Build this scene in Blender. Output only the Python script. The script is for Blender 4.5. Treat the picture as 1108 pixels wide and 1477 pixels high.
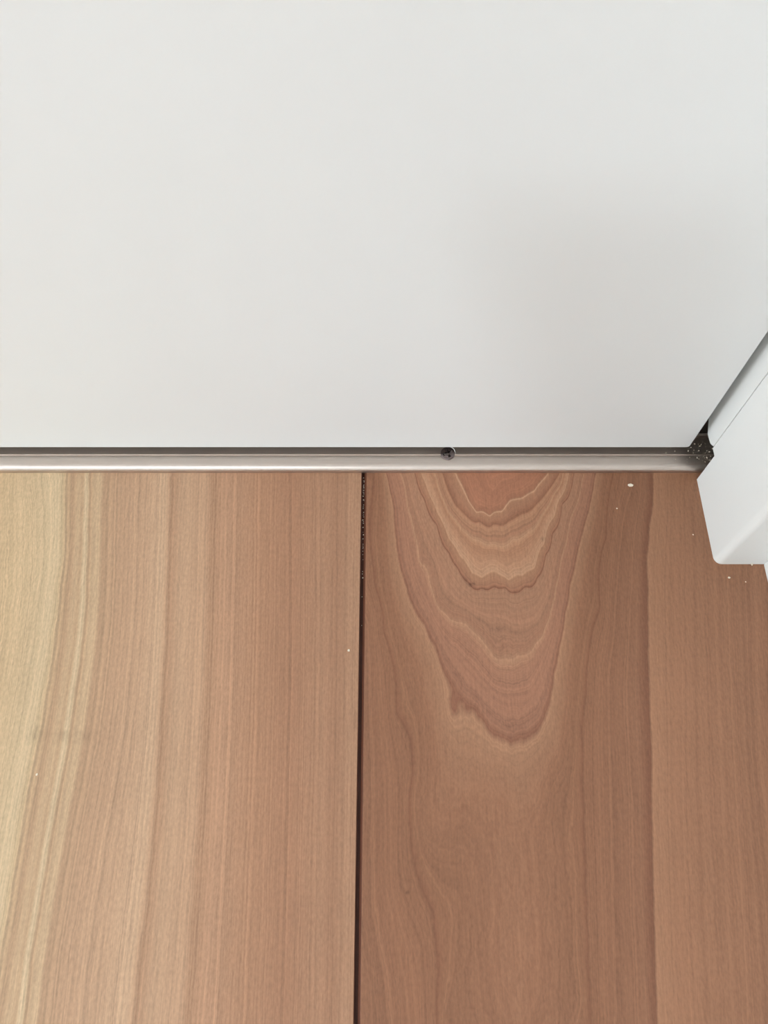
import bpy, bmesh, math, random
import numpy as np
from mathutils import Vector

random.seed(4)
scene = bpy.context.scene
for o in list(bpy.data.objects):
    bpy.data.objects.remove(o, do_unlink=True)
C = scene.collection

# ------------------------------------------------------------------ camera
H = 0.38                                  # lens height above the floor (m)
F = 1108.0                                # focal length in pixels of a 1108 x 1477 frame
TILT = math.radians(26.5)                 # lens points 63.5 degrees below the horizon
cam_d = bpy.data.cameras.new('camera')
cam = bpy.data.objects.new('camera', cam_d)
C.objects.link(cam)
cam.location = (0, 0, H)
cam.rotation_euler = (TILT, 0, 0)
cam_d.sensor_fit = 'VERTICAL'
cam_d.sensor_height = 36.0
cam_d.lens = F / 1477.0 * 36.0
cam_d.clip_start = 0.005
cam_d.clip_end = 50
scene.camera = cam

# ------------------------------------------------------------------ world, exposure
world = bpy.data.worlds.new('world')
scene.world = world
world.use_nodes = True
world.node_tree.nodes['Background'].inputs[0].default_value = (0.8, 0.85, 0.9, 1)
world.node_tree.nodes['Background'].inputs[1].default_value = 0.01
scene.view_settings.view_transform = 'Standard'
scene.view_settings.look = 'None'
scene.view_settings.gamma = 1.0
scene.view_settings.use_curve_mapping = False
scene.view_settings.exposure = 0.06
LAMP_POS = (-0.92, -1.97, 2.34)           # ceiling lamp of the hall, behind and left of the viewer
LAMP_R = 0.24
LAMP_POWER = 40.0
LAMP_COL = (0.85, 0.985, 1.09, 1)
WIN_POWER = 8.0                           # frosted daylight window in the left wall of the hall
WIN_COL = (0.87, 0.975, 1.06, 1)

# ------------------------------------------------------------------ helpers
def s2l(c):
    c = c / 255.0
    return c / 12.92 if c <= 0.04045 else ((c + 0.055) / 1.055) ** 2.4
def rgb(r, g, b, k=1.0):
    return (s2l(r) * k, s2l(g) * k, s2l(b) * k, 1.0)

def floor_xy(px, py, z=0.0):
    """place on the plane at height z that the photograph shows at (px, py)"""
    u = (px - 554.0) / F
    v = (738.5 - py) / F
    ry = math.sin(TILT) + math.cos(TILT) * v
    rz = -math.cos(TILT) + math.sin(TILT) * v
    t = (z - H) / rz
    return (u * t, ry * t)

def tag(o, label=None, cat=None, group=None, kind=None):
    if label: o['label'] = label
    if cat: o['category'] = cat
    if group: o['group'] = group
    if kind: o['kind'] = kind
    return o

def link(name, me, mat=None, parent=None):
    o = bpy.data.objects.new(name, me)
    C.objects.link(o)
    if mat is not None:
        me.materials.append(mat)
    if parent is not None:
        o.parent = parent
    return o

def weighted_normals(me, cmin):
    """area-weighted corner normals, so that flat faces stay flat beside small rounded edges"""
    by_v = [[] for _ in me.vertices]
    for p in me.polygons:
        for v in p.vertices: by_v[v].append(p.index)
    N = [p.normal.copy() for p in me.polygons]
    A = [p.area for p in me.polygons]
    out = []
    for p in me.polygons:
        for v in p.vertices:
            n = Vector((0, 0, 0))
            for q in by_v[v]:
                if N[q].dot(N[p.index]) > cmin: n += N[q] * A[q]
            out.append(n.normalized() if n.length > 0 else N[p.index])
    me.normals_split_custom_set(out)

def bm_obj(name, bm, mat, parent=None, smooth=True, angle=35):
    bmesh.ops.recalc_face_normals(bm, faces=bm.faces)
    me = bpy.data.meshes.new(name)
    bm.to_mesh(me)
    bm.free()
    if smooth:
        for p in me.polygons: p.use_smooth = True
        weighted_normals(me, math.cos(math.radians(angle + 15)))
    return link(name, me, mat, parent)

def box_bm(x0, x1, y0, y1, z0, z1, bevel=0.0, seg=2, bm=None):
    own = bm is None
    if own: bm = bmesh.new()
    vs = [bm.verts.new((x, y, z)) for x in (x0, x1) for y in (y0, y1) for z in (z0, z1)]
    f = [(0, 1, 3, 2), (4, 6, 7, 5), (0, 4, 5, 1), (2, 3, 7, 6), (0, 2, 6, 4), (1, 5, 7, 3)]
    fs = [bm.faces.new([vs[i] for i in q]) for q in f]
    if bevel:
        bmesh.ops.recalc_face_normals(bm, faces=fs)
        es = list({e for q in fs for e in q.edges})
        bmesh.ops.bevel(bm, geom=es, offset=bevel, segments=seg, profile=0.5, affect='EDGES')
    return bm

def prism_x(poly, x0, x1):
    """polygon of (y, z) points drawn out from x0 to x1"""
    bm = bmesh.new()
    a = [bm.verts.new((x0, y, z)) for y, z in poly]
    b = [bm.verts.new((x1, y, z)) for y, z in poly]
    n = len(poly)
    bm.faces.new(a)
    bm.faces.new(list(reversed(b)))
    for i in range(n):
        j = (i + 1) % n
        bm.faces.new((a[i], b[i], b[j], a[j]))
    bmesh.ops.recalc_face_normals(bm, faces=bm.faces)
    return bm

def bevel_where(bm, test, offset, seg):
    es = [e for e in bm.edges if test(e.verts[0].co, e.verts[1].co)]
    bmesh.ops.bevel(bm, geom=es, offset=offset, segments=seg, profile=0.5, affect='EDGES')

class NT:
    def __init__(self, name):
        self.m = bpy.data.materials.new(name)
        self.m.use_nodes = True
        self.t = self.m.node_tree
        self.b = self.t.nodes['Principled BSDF']
    def n(self, typ, **kw):
        nd = self.t.nodes.new(typ)
        for k, v in kw.items(): setattr(nd, k, v)
        return nd
    def l(self, a, b): self.t.links.new(a, b)
    def math(self, op, a, b=None, clamp=False):
        nd = self.n('ShaderNodeMath', operation=op, use_clamp=clamp)
        for i, x in enumerate((a, b)):
            if x is None: continue
            if isinstance(x, (int, float)): nd.inputs[i].default_value = x
            else: self.l(x, nd.inputs[i])
        return nd.outputs[0]
    def noise(self, vec, scale, detail=2.0, rough=0.5, dim='3D', w=None):
        nd = self.n('ShaderNodeTexNoise', noise_dimensions=dim)
        nd.inputs['Scale'].default_value = scale
        nd.inputs['Detail'].default_value = detail
        nd.inputs['Roughness'].default_value = rough
        if vec is not None: self.l(vec, nd.inputs['Vector'])
        if w is not None: self.l(w, nd.inputs['W'])
        return nd.outputs['Fac']
    def coords(self, sx=1, sy=1, sz=1):
        tc = self.n('ShaderNodeTexCoord')
        mp = self.n('ShaderNodeMapping')
        mp.inputs['Scale'].default_value = (sx, sy, sz)
        self.l(tc.outputs['Object'], mp.inputs['Vector'])
        return mp.outputs['Vector']
    def bump(self, h, strength, dist):
        nd = self.n('ShaderNodeBump')
        nd.inputs['Strength'].default_value = strength
        nd.inputs['Distance'].default_value = dist
        self.l(h, nd.inputs['Height'])
        self.l(nd.outputs['Normal'], self.b.inputs['Normal'])
    def mul_col(self, col, fac):
        nd = self.n('ShaderNodeVectorMath', operation='SCALE')
        self.l(col, nd.inputs[0])
        self.l(fac, nd.inputs['Scale'])
        return nd.outputs[0]

def paint(name, col, rough=0.4, grain=900, strength=0.08):
    t = NT(name)
    n = t.noise(t.coords(), 6.0, 3)
    r = t.n('ShaderNodeMapRange')
    r.inputs['To Min'].default_value = 0.985
    r.inputs['To Max'].default_value = 1.015
    t.l(n, r.inputs['Value'])
    c = t.n('ShaderNodeRGB'); c.outputs[0].default_value = col
    t.l(t.mul_col(c.outputs[0], r.outputs[0]), t.b.inputs['Base Color'])
    t.b.inputs['Roughness'].default_value = rough
    t.bump(t.noise(t.coords(), grain, 2), strength, 0.0002)
    return t.m

# ------------------------------------------------------------------ materials
M = {}
M['door'] = paint('door_white', rgb(232, 233, 231), 0.42)
M['trim'] = paint('trim_white', rgb(232, 232, 228), 0.58)
M['wall'] = paint('wall_white', rgb(234, 233, 230), 0.8, 400, 0.3)
M['ceiling'] = paint('ceiling_white', rgb(238, 238, 236), 0.85, 300, 0.3)
M['gap_shade'] = paint('gap_shade_black', (0.008, 0.008, 0.008, 1), 0.7)
M['crumb'] = paint('pale_crumb', rgb(240, 226, 205), 0.8)

def metal(name, col, rough, streak=True, met=1.0):
    t = NT(name)
    t.b.inputs['Metallic'].default_value = met
    n = t.noise(t.coords(12, 1500, 1500), 1.0, 3)
    r = t.n('ShaderNodeMapRange')
    r.inputs['To Min'].default_value = 0.90
    r.inputs['To Max'].default_value = 1.08
    t.l(n, r.inputs['Value'])
    c = t.n('ShaderNodeRGB'); c.outputs[0].default_value = col
    t.l(t.mul_col(c.outputs[0], r.outputs[0]), t.b.inputs['Base Color'])
    t.b.inputs['Roughness'].default_value = rough
    if streak:
        t.bump(t.noise(t.coords(20, 2500, 2500), 1.0, 2), 0.08, 0.0001)
    return t.m
M['alu'] = metal('brushed_aluminium', rgb(202, 190, 181), 0.38)
M['glint_arc'] = metal('painted_glint', rgb(240, 236, 230), 0.6, False, 0.3)
M['screw'] = metal('dark_steel', rgb(120, 108, 106), 0.32, False)
M['recess'] = metal('screw_recess_steel', rgb(60, 52, 50), 0.4, False)

def ramp_node(t, stops, lo, hi, k=1.0):
    cr = t.n('ShaderNodeValToRGB')
    e = cr.color_ramp.elements
    stops = sorted(stops, key=lambda s: s[0])
    while len(e) < len(stops): e.new(0.5)
    for el, (p, c) in zip(e, stops):
        el.position = (p - lo) / (hi - lo)
        r, g, b, _ = rgb(*c, k=k); el.color = (r * 1.03, g * 0.985, b * 0.85, 1)
    return cr

def wood(name, stops, lo, hi, k, line_freq, line_amp, wob, cloud=0.6):
    """board veneer: the 'ring' attribute is the growth-ring number at each point of the board"""
    t = NT(name)
    at = t.n('ShaderNodeAttribute', attribute_name='ring')
    ring = at.outputs['Fac']
    # small waviness of the ring lines
    w1 = t.math('MULTIPLY', t.math('SUBTRACT', t.noise(t.coords(150, 60, 60), 1.0, 3, 0.6), 0.5), wob)
    w2 = t.math('MULTIPLY', t.math('SUBTRACT', t.noise(t.coords(400, 160, 100), 1.0, 2, 0.6), 0.5), wob * 0.35)
    g = t.math('ADD', t.math('ADD', ring, w1), w2)
    cr = ramp_node(t, stops, lo, hi, k)
    t.l(t.math('DIVIDE', t.math('SUBTRACT', g, lo), hi - lo, True), cr.inputs['Fac'])
    # fine ring lines
    fl = t.noise(None, 1.0, 3, 0.65, '1D', t.math('MULTIPLY', g, line_freq))
    fl2 = t.noise(None, 1.0, 2, 0.5, '1D', t.math('MULTIPLY', g, line_freq * 5.3))
    # strength of the lines varies over the board
    lm = t.noise(t.coords(18, 7, 5), 1.0, 2)
    fa = t.math('MULTIPLY', t.math('SUBTRACT', fl, 0.5), line_amp)
    fb = t.math('MULTIPLY', t.math('SUBTRACT', fl2, 0.5), t.math('MULTIPLY', lm, line_amp * 1.2))
    # fibres, pores, cloudy figure
    fib = t.math('MULTIPLY', t.math('SUBTRACT', t.noise(t.coords(900, 38, 200), 1.0, 3, 0.7), 0.5), 0.46)
    grn = t.math('MULTIPLY', t.math('SUBTRACT', t.noise(t.coords(1000, 420, 200), 1.0, 2, 0.6), 0.5), 0.50)
    cl = t.math('MULTIPLY', t.math('SUBTRACT', t.noise(t.coords(22, 14, 5), 1.0, 3, 0.55), 0.5), 0.17)
    pn = t.noise(t.coords(900, 110, 200), 1.0, 1, 0.5)
    pore = t.math('MULTIPLY', t.math('GREATER_THAN', pn, 0.71), -0.05)
    mark = t.n('ShaderNodeAttribute', attribute_name='mark')
    mk = t.math('MULTIPLY', mark.outputs['Fac'], -1.0)
    tot = 1.0
    s = t.math('ADD', fa, 1.0)
    fz = t.math('MULTIPLY', t.math('SUBTRACT', t.noise(None, 1.0, 2, 0.5, '1D', t.math('ADD', t.math('MULTIPLY', g, line_freq * 0.33), 31.0)), 0.5), line_amp * cloud)
    for x in (fb, fz, fib, grn, cl, pore, mk):
        s = t.math('ADD', s, x)
    s = t.math('MAXIMUM', s, 0.15)
    t.l(t.mul_col(cr.outputs['Color'], s), t.b.inputs['Base Color'])
    t.b.inputs['Roughness'].default_value = 0.48
    t.b.inputs['IOR'].default_value = 1.42
    t.bump(t.noise(t.coords(1600, 120, 200), 1.0, 2), 0.12, 0.0002)
    return t.m

KW = 0.67      # overall reflectance of the veneer
M['wood_left'] = wood('pale_cherry_veneer', [
    (-1.0, (214, 180, 146)), (-0.2, (219, 187, 153)), (0.4, (222, 193, 162)), (0.85, (224, 198, 169)),
    (1.0, (218, 190, 160)), (1.12, (206, 174, 146)), (1.35, (200, 165, 138)), (1.6, (212, 180, 152)), (1.78, (204, 170, 142)), (1.84, (222, 194, 166)), (1.97, (224, 198, 170)),
    (2.02, (190, 154, 127)), (2.15, (212, 180, 152)), (2.35, (216, 184, 156)), (2.45, (198, 162, 136)), (3.0, (202, 164, 139)),
    (3.5, (206, 168, 143)), (3.9, (214, 178, 153)), (4.05, (192, 151, 126)), (4.3, (206, 168, 143)),
    (4.9, (204, 164, 139)), (5.0, (190, 148, 123)), (5.4, (200, 156, 131)), (6.2, (187, 142, 117)), (7.0, (180, 134, 110)),
    (7.7, (185, 141, 117)), (8.0, (175, 131, 108)), (8.4, (187, 144, 120)), (10.0, (190, 145, 119)),
    (16.0, (196, 152, 126))], -1.0, 16.0, KW * 1.15, 13.0, 0.58, 0.07, 0.38)
M['wood_right'] = wood('red_cherry_veneer', [  # grain tones, plus painted light falloff: arch rings lightened, lower rings darkened
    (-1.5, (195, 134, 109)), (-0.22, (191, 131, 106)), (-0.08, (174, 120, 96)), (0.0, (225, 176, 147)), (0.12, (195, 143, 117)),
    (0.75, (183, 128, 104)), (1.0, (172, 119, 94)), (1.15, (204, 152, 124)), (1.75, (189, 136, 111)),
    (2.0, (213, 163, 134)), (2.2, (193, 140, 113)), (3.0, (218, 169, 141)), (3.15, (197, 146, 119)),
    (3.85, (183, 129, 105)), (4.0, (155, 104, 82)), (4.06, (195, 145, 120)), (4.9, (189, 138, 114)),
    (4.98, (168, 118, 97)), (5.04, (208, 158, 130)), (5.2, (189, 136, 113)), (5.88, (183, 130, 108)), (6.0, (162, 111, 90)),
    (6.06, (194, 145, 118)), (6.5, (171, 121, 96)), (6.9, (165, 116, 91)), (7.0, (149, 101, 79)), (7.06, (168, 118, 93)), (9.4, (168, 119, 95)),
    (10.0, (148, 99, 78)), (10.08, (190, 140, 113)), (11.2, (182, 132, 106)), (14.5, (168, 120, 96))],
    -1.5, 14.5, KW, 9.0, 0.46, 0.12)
M['groove'] = paint('dark_groove_stain', rgb(98, 54, 34), 0.5)
M['subfloor'] = paint('dark_groove_base', rgb(74, 34, 14), 0.6)

# ------------------------------------------------------------------ floor
XC = 0.1767            # left face of the casing and of the jamb
XW = 0.2085            # right wall
XB = 0.2027            # face of the baseboard on the right wall
XD = 0.1714            # right edge of the door leaf
YD = 0.2250            # front face of the door leaf
ZD = 0.0100            # underside of the door leaf
XDL = XD - 0.78        # left edge of the door leaf
XJL = XDL - 0.0053     # face of the left jamb
ROOM_X0, ROOM_Y0, ROOM_Z = -3.20, -2.65, 2.40
WY0, WY1, WZ0, WZ1 = -1.70, 0.00, 0.40, 2.10      # opening of the window in the left wall

def rbf(points, scale):
    P = np.array([(p[0] * scale[0], p[1] * scale[1]) for p in points])
    V = np.array([p[2] for p in points], float)
    n = len(P)
    def k(d):
        return np.sqrt(d * d + 0.004)
    D = np.linalg.norm(P[:, None] - P[None], axis=2)
    A = np.zeros((n + 3, n + 3))
    A[:n, :n] = -k(D) - np.eye(n) * 0.005
    A[:n, n] = 1; A[:n, n + 1:] = P
    A[n:, :n] = A[:n, n:].T
    w = np.linalg.lstsq(A, np.concatenate([V, np.zeros(3)]), rcond=None)[0]
    def ev(Q):
        Q = Q * np.array(scale)
        out = np.empty(len(Q))
        for i in range(0, len(Q), 20000):
            q = Q[i:i + 20000]
            d = np.linalg.norm(q[:, None] - P[None], axis=2)
            out[i:i + 20000] = -k(d) @ w[:n] + w[n] + q @ w[n + 1:]
        return out
    return ev

def lines_to_points(lines, step=18):
    pts = []
    for lv, pl in lines:
        for (ax, ay), (bx, by) in zip(pl[:-1], pl[1:]):
            m = max(1, int(math.hypot(bx - ax, by - ay) / step / 3))
            for i in range(m):
                f = i / m
                X, Y = floor_xy(ax + (bx - ax) * f, ay + (by - ay) * f)
                pts.append((X, Y, lv))
        X, Y = floor_xy(*pl[-1]); pts.append((X, Y, lv))
    return pts

def c5(*p): return [(520 + x / 2.913, 670 + y / 2.913) for x, y in p]
def c7(*p): return [(800 + x / 2.912, 670 + y / 2.912) for x, y in p]
def c6(*p): return [(520 + x / 1.884, 1100 + y / 1.884) for x, y in p]
def cl(*p): return [(x / 1.83, 670 + y / 1.83) for x, y in p]

right_lines = [
 (-1.0, c5((520, 35), (560, 110), (640, 60))),
 (0, c5((400, 35), (430, 100), (460, 160), (490, 200), (545, 215), (595, 195), (625, 155), (680, 140), (730, 110), (770, 60), (790, 35))),
 (1, c5((345, 35), (365, 100), (400, 170), (450, 220), (500, 240), (560, 250), (620, 240), (680, 205), (740, 165), (800, 95), (835, 35))),
 (2, c5((320, 60), (350, 150), (400, 235), (450, 290), (500, 320), (560, 335), (640, 315), (700, 290), (760, 220), (810, 130), (850, 45))),
 (3, c5((255, 30), (290, 120), (330, 210), (375, 310), (420, 380), (470, 450), (510, 470), (540, 450), (590, 460), (620, 480), (680, 460), (730, 430), (770, 330), (815, 210), (845, 130), (870, 60))),
 (4, c5((230, 40), (270, 150), (320, 255), (370, 370), (410, 440), (455, 500), (510, 520), (560, 515), (610, 520), (650, 540), (690, 515), (745, 475), (780, 380), (810, 290), (850, 165), (895, 50))),
 (5, c5((185, 70), (205, 180), (235, 290), (255, 400), (290, 430), (300, 500), (330, 590), (380, 640), (450, 660), (490, 700), (540, 760), (575, 795), (640, 795), (710, 775), (760, 710), (790, 640), (810, 560), (830, 460), (860, 330), (890, 200), (930, 60))),
 (6, c5((110, 40), (140, 180), (160, 380), (190, 500), (225, 600), (270, 670), (320, 770), (350, 860), (385, 940), (384, 990), (392, 1030), (425, 1003), (478, 1028), (520, 1080), (550, 1120), (600, 1150), (650, 1160), (710, 1130), (750, 1110), (790, 1000), (810, 880), (835, 760), (860, 620), (880, 500), (910, 370), (940, 250), (985, 50))),
 (7, [(540, 682), (534, 773), (541, 842), (554, 910), (568, 962), (571, 996), (573, 1027), (585, 1048), (594, 1075), (596, 1113)]),
 (7.4, [(573, 1130), (574, 1180), (573, 1259), (589, 1323), (605, 1365), (610, 1418), (612, 1477)]),
 (8.2, [(527, 900), (530, 1100), (528, 1300), (545, 1400), (552, 1477)]),
 (6.6, [(606, 1160), (620, 1212), (645, 1220), (668, 1212), (690, 1260)]),
 (6.45, [(720, 1150), (740, 1300), (745, 1477)]),
 (6.8, [(660, 1300), (650, 1400), (640, 1477)]),
 (6.7, [(800, 1150), (808, 1300), (812, 1477)]),
 (7, [(884, 682), (874, 773), (865, 876), (851, 927), (845, 996), (840, 1100), (846, 1300), (852, 1477)]),
 (8, [(910, 704), (893, 790), (886, 876), (876, 979), (878, 1100), (882, 1300), (886, 1477)]),
 (9, [(926, 690), (915, 790), (910, 900), (906, 979), (908, 1060), (914, 1150), (916, 1300), (924, 1477)]),
 (10, [(941, 682), (936, 756), (932, 807), (934, 945), (936, 1013), (939, 1082), (939, 1177), (942, 1312), (947, 1477)]),
 (11.2, [(975, 682), (974, 800), (973, 900), (974, 1177), (985, 1477)]),
 (12.4, [(1020, 720), (1024, 900), (1034, 1177), (1048, 1477)]),
 (13.4, [(1070, 800), (1068, 900), (1076, 1100), (1090, 1300), (1100, 1477)]),
 (14, [(1090, 830), (1095, 890), (1094, 979), (1099, 1082), (1108, 1180), (1125, 1300)]),
]
left_lines = [
 (0, [(-10, 682), (-20, 850), (-40, 1050), (-80, 1300), (-120, 1477)]),
 (1, [(92, 682), (90, 800), (72, 950), (55, 1050), (35, 1150), (10, 1300), (-20, 1477)]),
 (2, [(128, 686), (124, 830), (117, 932), (98, 1069), (71, 1216), (44, 1380), (33, 1473)]),
 (3, [(180, 686), (175, 888), (158, 1052), (131, 1189), (98, 1380), (88, 1477)]),
 (4, [(246, 686), (238, 916), (227, 1107), (216, 1244), (197, 1408), (190, 1477)]),
 (5, [(306, 686), (300, 943), (290, 1162), (273, 1408), (268, 1477)]),
 (7, [(421, 686), (421, 943), (415, 1216), (410, 1435), (408, 1477)]),
 (8, [(486, 686), (484, 998), (480, 1216), (477, 1477)]),
 (8.7, [(523, 690), (520, 900), (517, 1200), (512, 1477)]),
]

# small dark marks that belong to the boards: knot specks, cross-grain smudges  (px, py, half-width x, y, depth)
marks = [(680, 843, 5, 2.5, .55), (672, 836, 5, 5, .18), (783, 777, 1.8, 4, .35), (588, 1287, 2.2, 2.2, .5), (535, 705, 1.5, 2, .3),
         (50, 1058, 10, 11, .13), (92, 1062, 9, 9, .13), (122, 1062, 10, 8, .13), (72, 1062, 40, 8, .05),
         (703, 733, 10, 3, .10), (512, 1035, 2.0, 18, .22), (508, 990, 1.6, 30, .10),
         (912, 1130, 5, 60, .08), (740, 1050, 25, 10, .04), (700, 860, 60, 14, .05)]

def axis(lo, hi, a, b, fine, coarse):
    xs = [lo]
    x = lo
    while x < hi - 1e-9:
        st = fine if a - 1e-9 <= x < b else coarse
        nx = x + st
        if x < a < nx: nx = a
        x = min(nx, hi)
        xs.append(x)
    return xs

def board(name, x0, x1, y0, y1, mat, ring, vis, fine, lbev, rbev, parent):
    """one floorboard: veneered top on a grid, eased edges that run down into the grooves"""
    xs = axis(x0 + lbev, x1 - rbev, vis[0], vis[1], fine, 0.02)
    ys = axis(y0, y1, vis[2], vis[3], fine, 0.05)
    cx = [x0, x0] + xs + [x1, x1]
    zx = [-0.0032, -0.0013 if lbev > .0008 else -0.0004] + [0.0] * len(xs) + [-0.0013 if rbev > .0008 else -0.0004, -0.0032]
    nx, ny = len(cx), len(ys)
    X, Y = np.meshgrid(np.array(cx), np.array(ys))
    Z = np.tile(np.array(zx), (ny, 1))
    co = np.stack([X, Y, Z], -1).reshape(-1, 3)
    i = np.arange(nx - 1)[None] + np.arange(ny - 1)[:, None] * nx
    quads = np.stack([i, i + 1, i + nx + 1, i + nx], -1).reshape(-1, 4)
    me = bpy.data.meshes.new(name)
    me.from_pydata(co.tolist(), [], quads.tolist())
    me.materials.append(mat); me.materials.append(M['groove'])
    mi = np.zeros((ny - 1, nx - 1), np.int32)
    mi[:, :2] = 1; mi[:, -2:] = 1
    me.polygons.foreach_set('material_index', mi.ravel())
    r = ring(co[:, :2])
    a = me.attributes.new('ring', 'FLOAT', 'POINT'); a.data.foreach_set('value', r.astype(np.float32))
    mk = np.zeros(len(co))
    if fine < .01:
        for px, py, sx, sy, d in marks:
            mx, my = floor_xy(px, py)
            ex, _ = floor_xy(px + sx, py); _, ey = floor_xy(px, py + sy)
            if x0 <= mx <= x1:
                q = ((co[:, 0] - mx) / max(abs(ex - mx), 2e-4)) ** 2 + ((co[:, 1] - my) / max(abs(ey - my), 2e-4)) ** 2
                mk += d * np.exp(-q)
    a = me.attributes.new('mark', 'FLOAT', 'POINT'); a.data.foreach_set('value', mk.astype(np.float32))
    me.update()
    o = bpy.data.objects.new(name, me)
    C.objects.link(o); o.parent = parent
    return o

fl = bm_obj('floor', box_bm(ROOM_X0 - .1, XW + .1, ROOM_Y0 - .1, 0.80, -0.03, -0.003), M['subfloor'])
tag(fl, 'cherry wood floorboards running away from the viewer to the door', 'floor', kind='structure')
GX0, GX1 = -0.01250, -0.01095       # the open groove between the two boards in view
Y_END = 0.2165                      # boards end under the nose of the metal strip
ev_r = rbf(lines_to_points(right_lines), (100, 40))
ev_l = rbf(lines_to_points(left_lines), (100, 40))
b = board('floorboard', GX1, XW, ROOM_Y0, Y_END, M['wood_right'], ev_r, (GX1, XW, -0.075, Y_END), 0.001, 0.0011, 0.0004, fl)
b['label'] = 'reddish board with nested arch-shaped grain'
b = board('floorboard', GX0 - .303, GX0, ROOM_Y0, Y_END, M['wood_left'], ev_l, (-0.25, GX0, -0.075, Y_END), 0.001, 0.0011, 0.0003, fl)
b['label'] = 'paler straight-grained board with a beige streak'
xe = GX0 - .303 - 0.0027
k = 0
while xe > ROOM_X0:
    x0 = max(xe - .303, ROOM_X0 - .02)
    ph = random.uniform(0, 4)
    f = (lambda q, s=xe, ph=ph: 1.5 + ph + (s - q[:, 0]) * 30 + 0.5 * np.sin(q[:, 1] * 3 + ph))
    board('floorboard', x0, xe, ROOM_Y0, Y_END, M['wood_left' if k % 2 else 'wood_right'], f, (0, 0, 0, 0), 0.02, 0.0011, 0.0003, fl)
    xe = x0 - 0.0027
    k += 1

# ------------------------------------------------------------------ door frame and walls
YF, YA, YG = 0.1583, 0.2103, 0.2151        # casing: front, back at the floor, back above the metal strip
ZN = 0.0255
def casing(name, xa, xb, left):
    poly = [(YF, 0.0), (YA, 0.0), (YA, ZN), (YG, ZN), (YG, 2.06), (YF, 2.06)]
    bm = prism_x(poly, xa, xb)
    xi = xa if not left else xb
    def front_corner(a, b):
        return abs(a.y - YF) < 1e-5 and abs(b.y - YF) < 1e-5 and abs(a.x - xi) < 1e-5 and abs(b.x - xi) < 1e-5
    bevel_where(bm, front_corner, 0.0040, 6)
    def small(a, b):
        return abs(a.x - xi) < 1e-5 and abs(b.x - xi) < 1e-5 and max(a.y, b.y) > YF + .006 and min(a.y, b.y) > YA - 1e-4
    bevel_where(bm, small, 0.0003, 1)
    return bm_obj(name, bm, M['trim'])
t = casing('trim_1', XC, XW, False)
tag(t, 'white door casing post with rounded front edge at the right wall', 'door casing', kind='structure')
t = casing('trim_2', XJL - 0.032, XJL, True)
tag(t, 'white door casing post on the far left side of the door', 'door casing', kind='structure')

def jamb(name, xa, xb, right):
    poly = [(YG + .0006, 0.0262), (0.2189, 0.0237), (0.2255, 0.0230), (0.2326, 0.0280), (0.2420, 0.0280),
            (0.3000, 0.0280), (0.3000, 2.03), (YG + .0006, 2.03)]
    bm = prism_x(poly, xa, xb)
    xi = xa if right else xb
    bevel_where(bm, lambda a, b: abs(a.x - xi) < 1e-5 and abs(b.x - xi) < 1e-5, 0.0003, 1)
    o = bm_obj(name, bm, M['trim'])
    # stop that the closed leaf rests against, with a black strip painting the gap's deep shade
    sx0, sx1 = (XC - 0.017, XC) if right else (XJL, XJL + 0.017)
    bm_obj('door_stop', box_bm(sx0, sx1, 0.2650, 0.2800, 0.0115, 2.03, 0.0008), M['trim'], o)
    gx0, gx1 = (XC - 0.013, XC) if right else (XJL, XJL + 0.013)
    bm_obj('shade_strip', box_bm(gx0, gx1 , 0.2625, 0.2650, 0.0115, 2.03, 0.0005), M['gap_shade'], o)
    return o
j = jamb('trim_3', XC + 0.0002, XW, True)
tag(j, 'white door jamb between the closed door and the right casing', 'door jamb', kind='structure')
j = jamb('trim_4', XJL - 0.032, XJL - 0.0002, False)
tag(j, 'white door jamb at the far left edge of the door', 'door jamb', kind='structure')
h = bm_obj('trim_5', box_bm(XJL - 0.032, XW, YF, 0.3000, 2.0305, 2.0600 + .03, 0.002), M['trim'])
tag(h, 'white head casing above the door', 'door casing', kind='structure')

w = bm_obj('wall_right', box_bm(XW, XW + .1, ROOM_Y0 - .1, 0.80, -0.02, ROOM_Z), M['wall'])
tag(w, 'white right wall above the white baseboard', 'wall', kind='structure')
w = bm_obj('baseboard_right', box_bm(XB, XW, ROOM_Y0, YF, 0.0, 0.060, 0.0008), M['trim'])
tag(w, 'white baseboard along the right wall in front of the casing post', 'baseboard', kind='structure')
bm = box_bm(ROOM_X0 - .1, XJL - 0.032, 0.168, 0.30, -0.02, ROOM_Z)
box_bm(XJL - 0.032, XW, 0.168, 0.30, 2.0905, ROOM_Z, bm=bm)
tag(bm_obj('wall_front', bm, M['wall']), 'white wall around the door', 'wall', kind='structure')
bm = box_bm(ROOM_X0 - .1, ROOM_X0, ROOM_Y0 - .1, WY0, -0.02, ROOM_Z)
box_bm(ROOM_X0 - .1, ROOM_X0, WY1, 0.168, -0.02, ROOM_Z, bm=bm)
box_bm(ROOM_X0 - .1, ROOM_X0, WY0, WY1, -0.02, WZ0, bm=bm)
box_bm(ROOM_X0 - .1, ROOM_X0, WY0, WY1, WZ1, ROOM_Z, bm=bm)
tag(bm_obj('wall_left', bm, M['wall']), 'white left wall of the hall', 'wall', kind='structure')
tag(bm_obj('wall_back', box_bm(ROOM_X0, XW, ROOM_Y0 - .1, ROOM_Y0, -0.02, ROOM_Z), M['wall']), 'white wall behind the viewer', 'wall', kind='structure')
tag(bm_obj('ceiling', box_bm(ROOM_X0 - .1, XW + .1, ROOM_Y0 - .1, 0.80, ROOM_Z, ROOM_Z + .1), M['ceiling']), 'white ceiling of the hall', 'ceiling', kind='structure')

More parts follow.
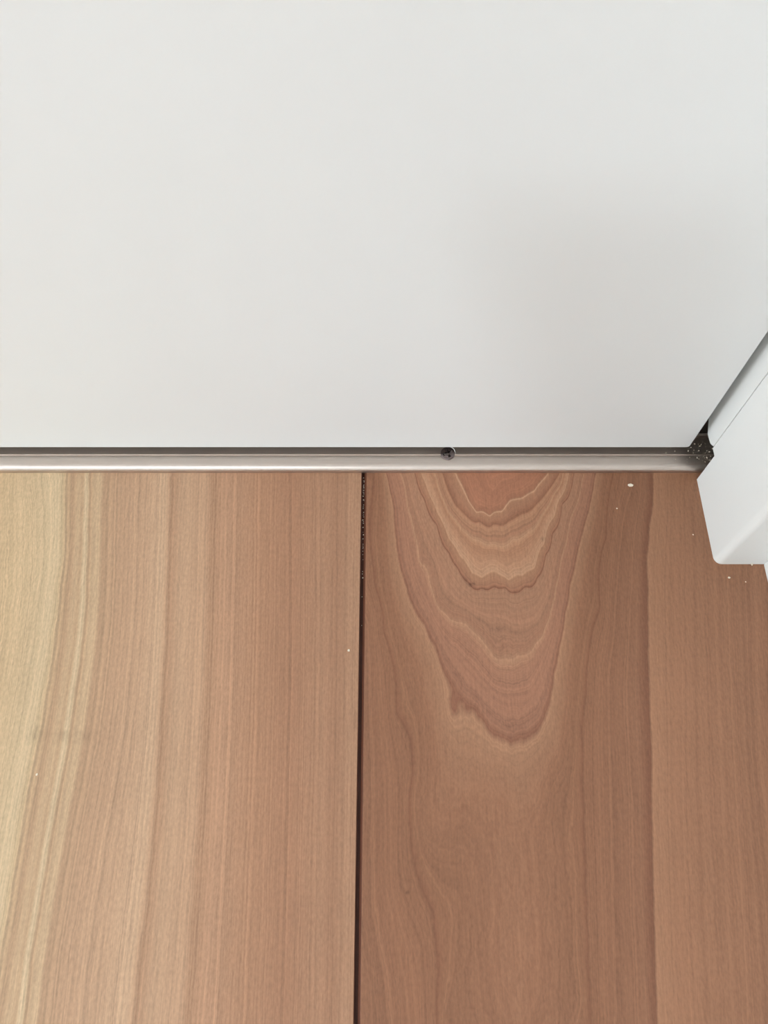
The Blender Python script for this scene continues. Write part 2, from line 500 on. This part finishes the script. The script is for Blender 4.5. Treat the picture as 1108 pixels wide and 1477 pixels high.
def emitter(name, col, power):
    m = bpy.data.materials.new(name)
    m.use_nodes = True
    nt = m.node_tree
    nt.nodes.remove(nt.nodes['Principled BSDF'])
    e = nt.nodes.new('ShaderNodeEmission')
    e.inputs['Color'].default_value = col
    e.inputs['Strength'].default_value = power
    nt.links.new(e.outputs[0], nt.nodes['Material Output'].inputs['Surface'])
    return m
win = bpy.data.objects.new('window_1', None)
C.objects.link(win)
win.location = (ROOM_X0, 0, 0)
tag(win, 'frosted daylight window with white frame in the left wall', 'window', kind='structure')
for y0, y1, z0, z1 in ((WY0, WY0 + .04, WZ0, WZ1), (WY1 - .04, WY1, WZ0, WZ1), (WY0 + .04, WY1 - .04, WZ0, WZ0 + .04), (WY0 + .04, WY1 - .04, WZ1 - .04, WZ1)):
    bm_obj('frame_bar', box_bm(-0.07, -0.02, y0, y1, z0, z1, 0.003), M['trim'], win)
bm_obj('pane', box_bm(-0.050, -0.044, WY0 + .04, WY1 - .04, WZ0 + .04, WZ1 - .04), emitter('frosted_daylight', WIN_COL, WIN_POWER), win)

# ------------------------------------------------------------------ door leaf
bm = box_bm(XDL, XD, YD, YD + 0.036, ZD, 2.025)
bevel_where(bm, lambda a, b: abs(a.x - XD) < 1e-5 and abs(b.x - XD) < 1e-5 and abs(a.z - b.z) < 1e-5 and a.z < 0.1, 0.0016, 3)
bevel_where(bm, lambda a, b: abs(a.y - YD) < 1e-5 and abs(b.y - YD) < 1e-5, 0.0004, 2)
d = bm_obj('door_1', bm, M['door'])
tag(d, 'plain white flush door standing closed above the metal strip', 'door', kind='structure')

# ------------------------------------------------------------------ metal threshold strip
TX0, TX1 = XJL - 0.012, 0.1985
ZT = 0.0050
Y0 = 0.2142
YS = 0.2235            # fine step in the top
prof = []
prof.append((Y0, 0.0))
prof.append((Y0, 0.0006))
for i in range(0, 9):                       # rounded nose
    a = math.pi - i / 8 * math.pi / 2 * 0.93
    prof.append((Y0 + 0.0040 + 0.0040 * math.cos(a), 0.0010 + 0.0036 * math.sin(a)))
prof += [(0.2205, ZT - 0.0001), (YS - 0.0008, ZT - 0.0002), (YS - 0.0006, ZT - 0.0002), (YS - 0.0003, ZT + 0.0004), (YS + 0.0002, ZT + 0.0004),
         (YS + 0.0004, ZT - 0.0006), (0.2340, ZT - 0.0006), (0.2342, ZT - 0.0012), (0.2354, ZT - 0.0012), (0.2358, ZT + 0.0006),
         (0.2368, ZT + 0.0012), (0.2378, ZT + 0.0006), (0.2382, 0.0005), (0.262, 0.0005), (0.262, 0.0)]
st = bpy.data.objects.new('threshold_strip', None)
C.objects.link(st)
st.location = (0, 0.23, 0)
tag(st, 'brushed aluminium threshold strip on the floor under the white door', 'threshold strip')
bm = prism_x([(y - 0.23, z) for y, z in prof], TX0, TX1)
bm_obj('metal_profile', bm, M['alu'], st, angle=30)

# screw, its shallow cone and the four-armed recess
SX, SY = 0.0361, 0.2238
def lathe(rz, n=40, wob=0):
    bm = bmesh.new()
    rings = []
    for r, z in rz:
        if r < 1e-6: rings.append([bm.verts.new((0, 0, z))])
        else: rings.append([bm.verts.new((r * math.cos(2 * math.pi * i / n), r * math.sin(2 * math.pi * i / n), z)) for i in range(n)])
    for a, b in zip(rings[:-1], rings[1:]):
        for i in range(n):
            j = (i + 1) % n
            if len(a) == 1: bm.faces.new((a[0], b[i], b[j]))
            elif len(b) == 1: bm.faces.new((a[i], a[j], b[0]))
            else: bm.faces.new((a[i], a[j], b[j], b[i]))
    return bm
def cross_pts(R, wdt):
    w = wdt / 2
    q = [(R, -w), (R, w), (w * 1.3, w * 1.3), (w, R), (-w, R), (-w * 1.3, w * 1.3), (-R, w), (-R, -w), (-w * 1.3, -w * 1.3), (-w, -R), (w, -R), (w * 1.3, -w * 1.3)]
    return q
bm = bmesh.new()
n = 48
# head: ring of the rim, domed annulus that meets the cross-shaped recess
RO = 0.0040
outer0 = [bm.verts.new((RO * math.cos(2 * math.pi * i / n), RO * math.sin(2 * math.pi * i / n), -0.0012)) for i in range(n)]
outer1 = [bm.verts.new((RO * math.cos(2 * math.pi * i / n), RO * math.sin(2 * math.pi * i / n), 0.0002)) for i in range(n)]
outer2 = [bm.verts.new((RO * .93 * math.cos(2 * math.pi * i / n), RO * .93 * math.sin(2 * math.pi * i / n), 0.00045)) for i in range(n)]
def cross_r(a):
    # radius of a cross with arms along the axes at angle a
    c, s = abs(math.cos(a)), abs(math.sin(a))
    R, w = 0.0029, 0.00075
    best = 1e9
    m, nn = max(c, s), min(c, s)
    r1 = R / m
    r2 = w / nn if nn > 1e-6 else 1e9
    core = 0.00135
    return max(min(r1, r2), core)
inner = []; floorv = []
rot = math.radians(22)
for i in range(n):
    a = 2 * math.pi * i / n
    r = cross_r(a - rot)
    inner.append(bm.verts.new((r * math.cos(a), r * math.sin(a), 0.0006)))
    floorv.append(bm.verts.new((r * .75 * math.cos(a), r * .75 * math.sin(a), -0.0003)))
cen = bm.verts.new((0, 0, -0.0011))
rec = []
for i in range(n):
    j = (i + 1) % n
    bm.faces.new((outer0[i], outer0[j], outer1[j], outer1[i]))
    bm.faces.new((outer1[i], outer1[j], outer2[j], outer2[i]))
    bm.faces.new((outer2[i], outer2[j], inner[j], inner[i]))
    rec.append(bm.faces.new((inner[i], inner[j], floorv[j], floorv[i])))
    rec.append(bm.faces.new((floorv[i], floorv[j], cen)))
for f in rec: f.material_index = 1
sc = bm_obj('screw', bm, M['screw'], st, angle=25)
sc.data.materials.append(M['recess'])
sc.location = (SX, SY - 0.23, ZT + 0.0006)
sc.rotation_euler = (math.radians(3), math.radians(-4), 0)
sc['label'] = 'dark cross-head screw'
# pale arc beside the head: the countersink's glint put into shape and colour
bm = bmesh.new()
rows = []
for i in range(21):
    a = math.radians(-8 + 92 * i / 20)
    k = math.sin(math.pi * i / 20) ** 0.6
    rows.append([bm.verts.new((r * math.cos(a), r * math.sin(a), z)) for r, z in ((0.00405, -0.0012), (0.0041, -0.0002 + .0006 * k), (0.0041 + .0003 * k, -0.0001 + .0006 * k), (0.0042 + .0005 * k, -0.0012))])
for p, q in zip(rows[:-1], rows[1:]):
    for i in range(3): bm.faces.new((p[i], p[i + 1], q[i + 1], q[i]))
bm_obj('glint_arc', bm, M['glint_arc'], sc)

# ------------------------------------------------------------------ crumbs and dust
def crumb_mesh(name, r, seed):
    rnd = random.Random(seed)
    bm = bmesh.new()
    bmesh.ops.create_icosphere(bm, subdivisions=1, radius=r)
    for v in bm.verts:
        v.co *= rnd.uniform(0.7, 1.25)
        v.co.z *= 0.6
    return bm
crumbs = [(909, 700, .00115, 1.5, 'largest pale crumb on the reddish board near the metal strip'),
          (890, 733, .00048, 1, 'small pale crumb below and left of the largest crumb'),
          (1000, 771, .00045, 1, 'tiny pale speck on the floor left of the casing post'),
          (1052, 833, .0007, 1, 'pale crumb on the floor just below the casing post'),
          (1076, 839, .0004, 1, 'tiny speck on the floor right of the crumb below the casing post'),
          (1085, 814, .0007, .6, 'pale chip at the foot of the casing post front face'),
          (503, 938, .0007, 1, 'pale speck on the paler board beside the groove'),
          (53, 1117, .0007, 1, 'pale speck on the beige streak at the left of the floor')]
for i, (px, py, r, sx, lab) in enumerate(crumbs):
    x, y = floor_xy(px, py, 0.0004)
    o = bm_obj('crumb', crumb_mesh('crumb', r, i), M['crumb'])
    o.location = (x, y, r * 0.45)
    o.scale = (sx, 1, 1)
    tag(o, lab, 'crumb', 'crumbs on the floor')

def dust(name, spots, label):
    bm = bmesh.new()
    rnd = random.Random(7)
    for x, y, z, r in spots:
        res = bmesh.ops.create_icosphere(bm, subdivisions=1, radius=r)
        for v in res['verts']:
            v.co *= rnd.uniform(0.7, 1.2)
            v.co.z *= 0.6
            v.co += Vector((x, y, z + r * .4))
    o = bm_obj(name, bm, M['crumb'])
    return tag(o, label, 'dust', kind='stuff')
rnd = random.Random(11)
sp = []
for i in range(90):
    px = 1028 - abs(rnd.gauss(0, 28)); py = rnd.uniform(636, 674)
    z = ZT - 0.0005
    x, y = floor_xy(px, py, z)
    if not (0.2185 < y < 0.2335) or x > 0.195: continue
    if abs(y - YS) < 0.0008: z = ZT + 0.0003
    elif y < YS: z = ZT - 0.0002
    sp.append((x, y, z, rnd.choice([.00012, .00018, .00018, .00028, .0004])))
dust('dust', sp, 'pale dust specks on the right end of the metal strip')
sp = []
for i in range(46):
    py = 682 + abs(rnd.gauss(0, 75))
    y = floor_xy(525, py)[1]
    if y > Y0 - .0003: continue
    sp.append((GX0 + .0010 + rnd.gauss(0, .00012), y, -0.0030, rnd.choice([.0002, .00025, .0003, .0004])))
dust('dust', sp, 'pale dust specks lying in the dark groove between the boards')

# ------------------------------------------------------------------ ceiling lamp of the hall (behind the viewer)
lamp = bpy.data.objects.new('ceiling_lamp', None)
C.objects.link(lamp)
lamp.location = (LAMP_POS[0], LAMP_POS[1], ROOM_Z)
tag(lamp, 'round white ceiling lamp in the hall behind the viewer', 'lamp')
bm_obj('lamp_base', lathe([(0, 0), (LAMP_R * .8, 0), (LAMP_R * .85, -0.02), (LAMP_R * .8, -0.03), (0, -0.03)]), M['trim'], lamp)
em = emitter('lamp_diffuser', LAMP_COL, LAMP_POWER)
bm_obj('diffuser', lathe([(LAMP_R * .9, -0.031), (LAMP_R, -0.04), (LAMP_R * .97, -0.06), (LAMP_R * .8, -0.075), (LAMP_R * .5, -0.084), (0, -0.088)]), em, lamp)

# ------------------------------------------------------------------ added stand-in for the photographer's unseen device, sized to shade the door
ph = bpy.data.objects.new('shade_blocker', None)
C.objects.link(ph)
ph.location = (0, 0, H)
ph.rotation_euler = (TILT, 0, 0)
tag(ph, 'added unseen blocker at the lens that casts the soft shade on the door', 'tablet')
M['blocker'] = paint('blocker_shell', rgb(196, 194, 192), 0.4)
M['blocker_face'] = paint('blocker_glass', rgb(14, 14, 16), 0.15)
PX0, PX1, PY0, PY1 = -0.060, 0.045, -0.165, 0.015
bm_obj('shell', box_bm(PX0, PX1, PY0, PY1, 0.0030, 0.0105, 0.003, 3), M['blocker'], ph)
bm_obj('blocker_face', box_bm(PX0 + .003, PX1 - .003, PY0 + .003, PY1 - .003, 0.0105, 0.0108), M['blocker_face'], ph)
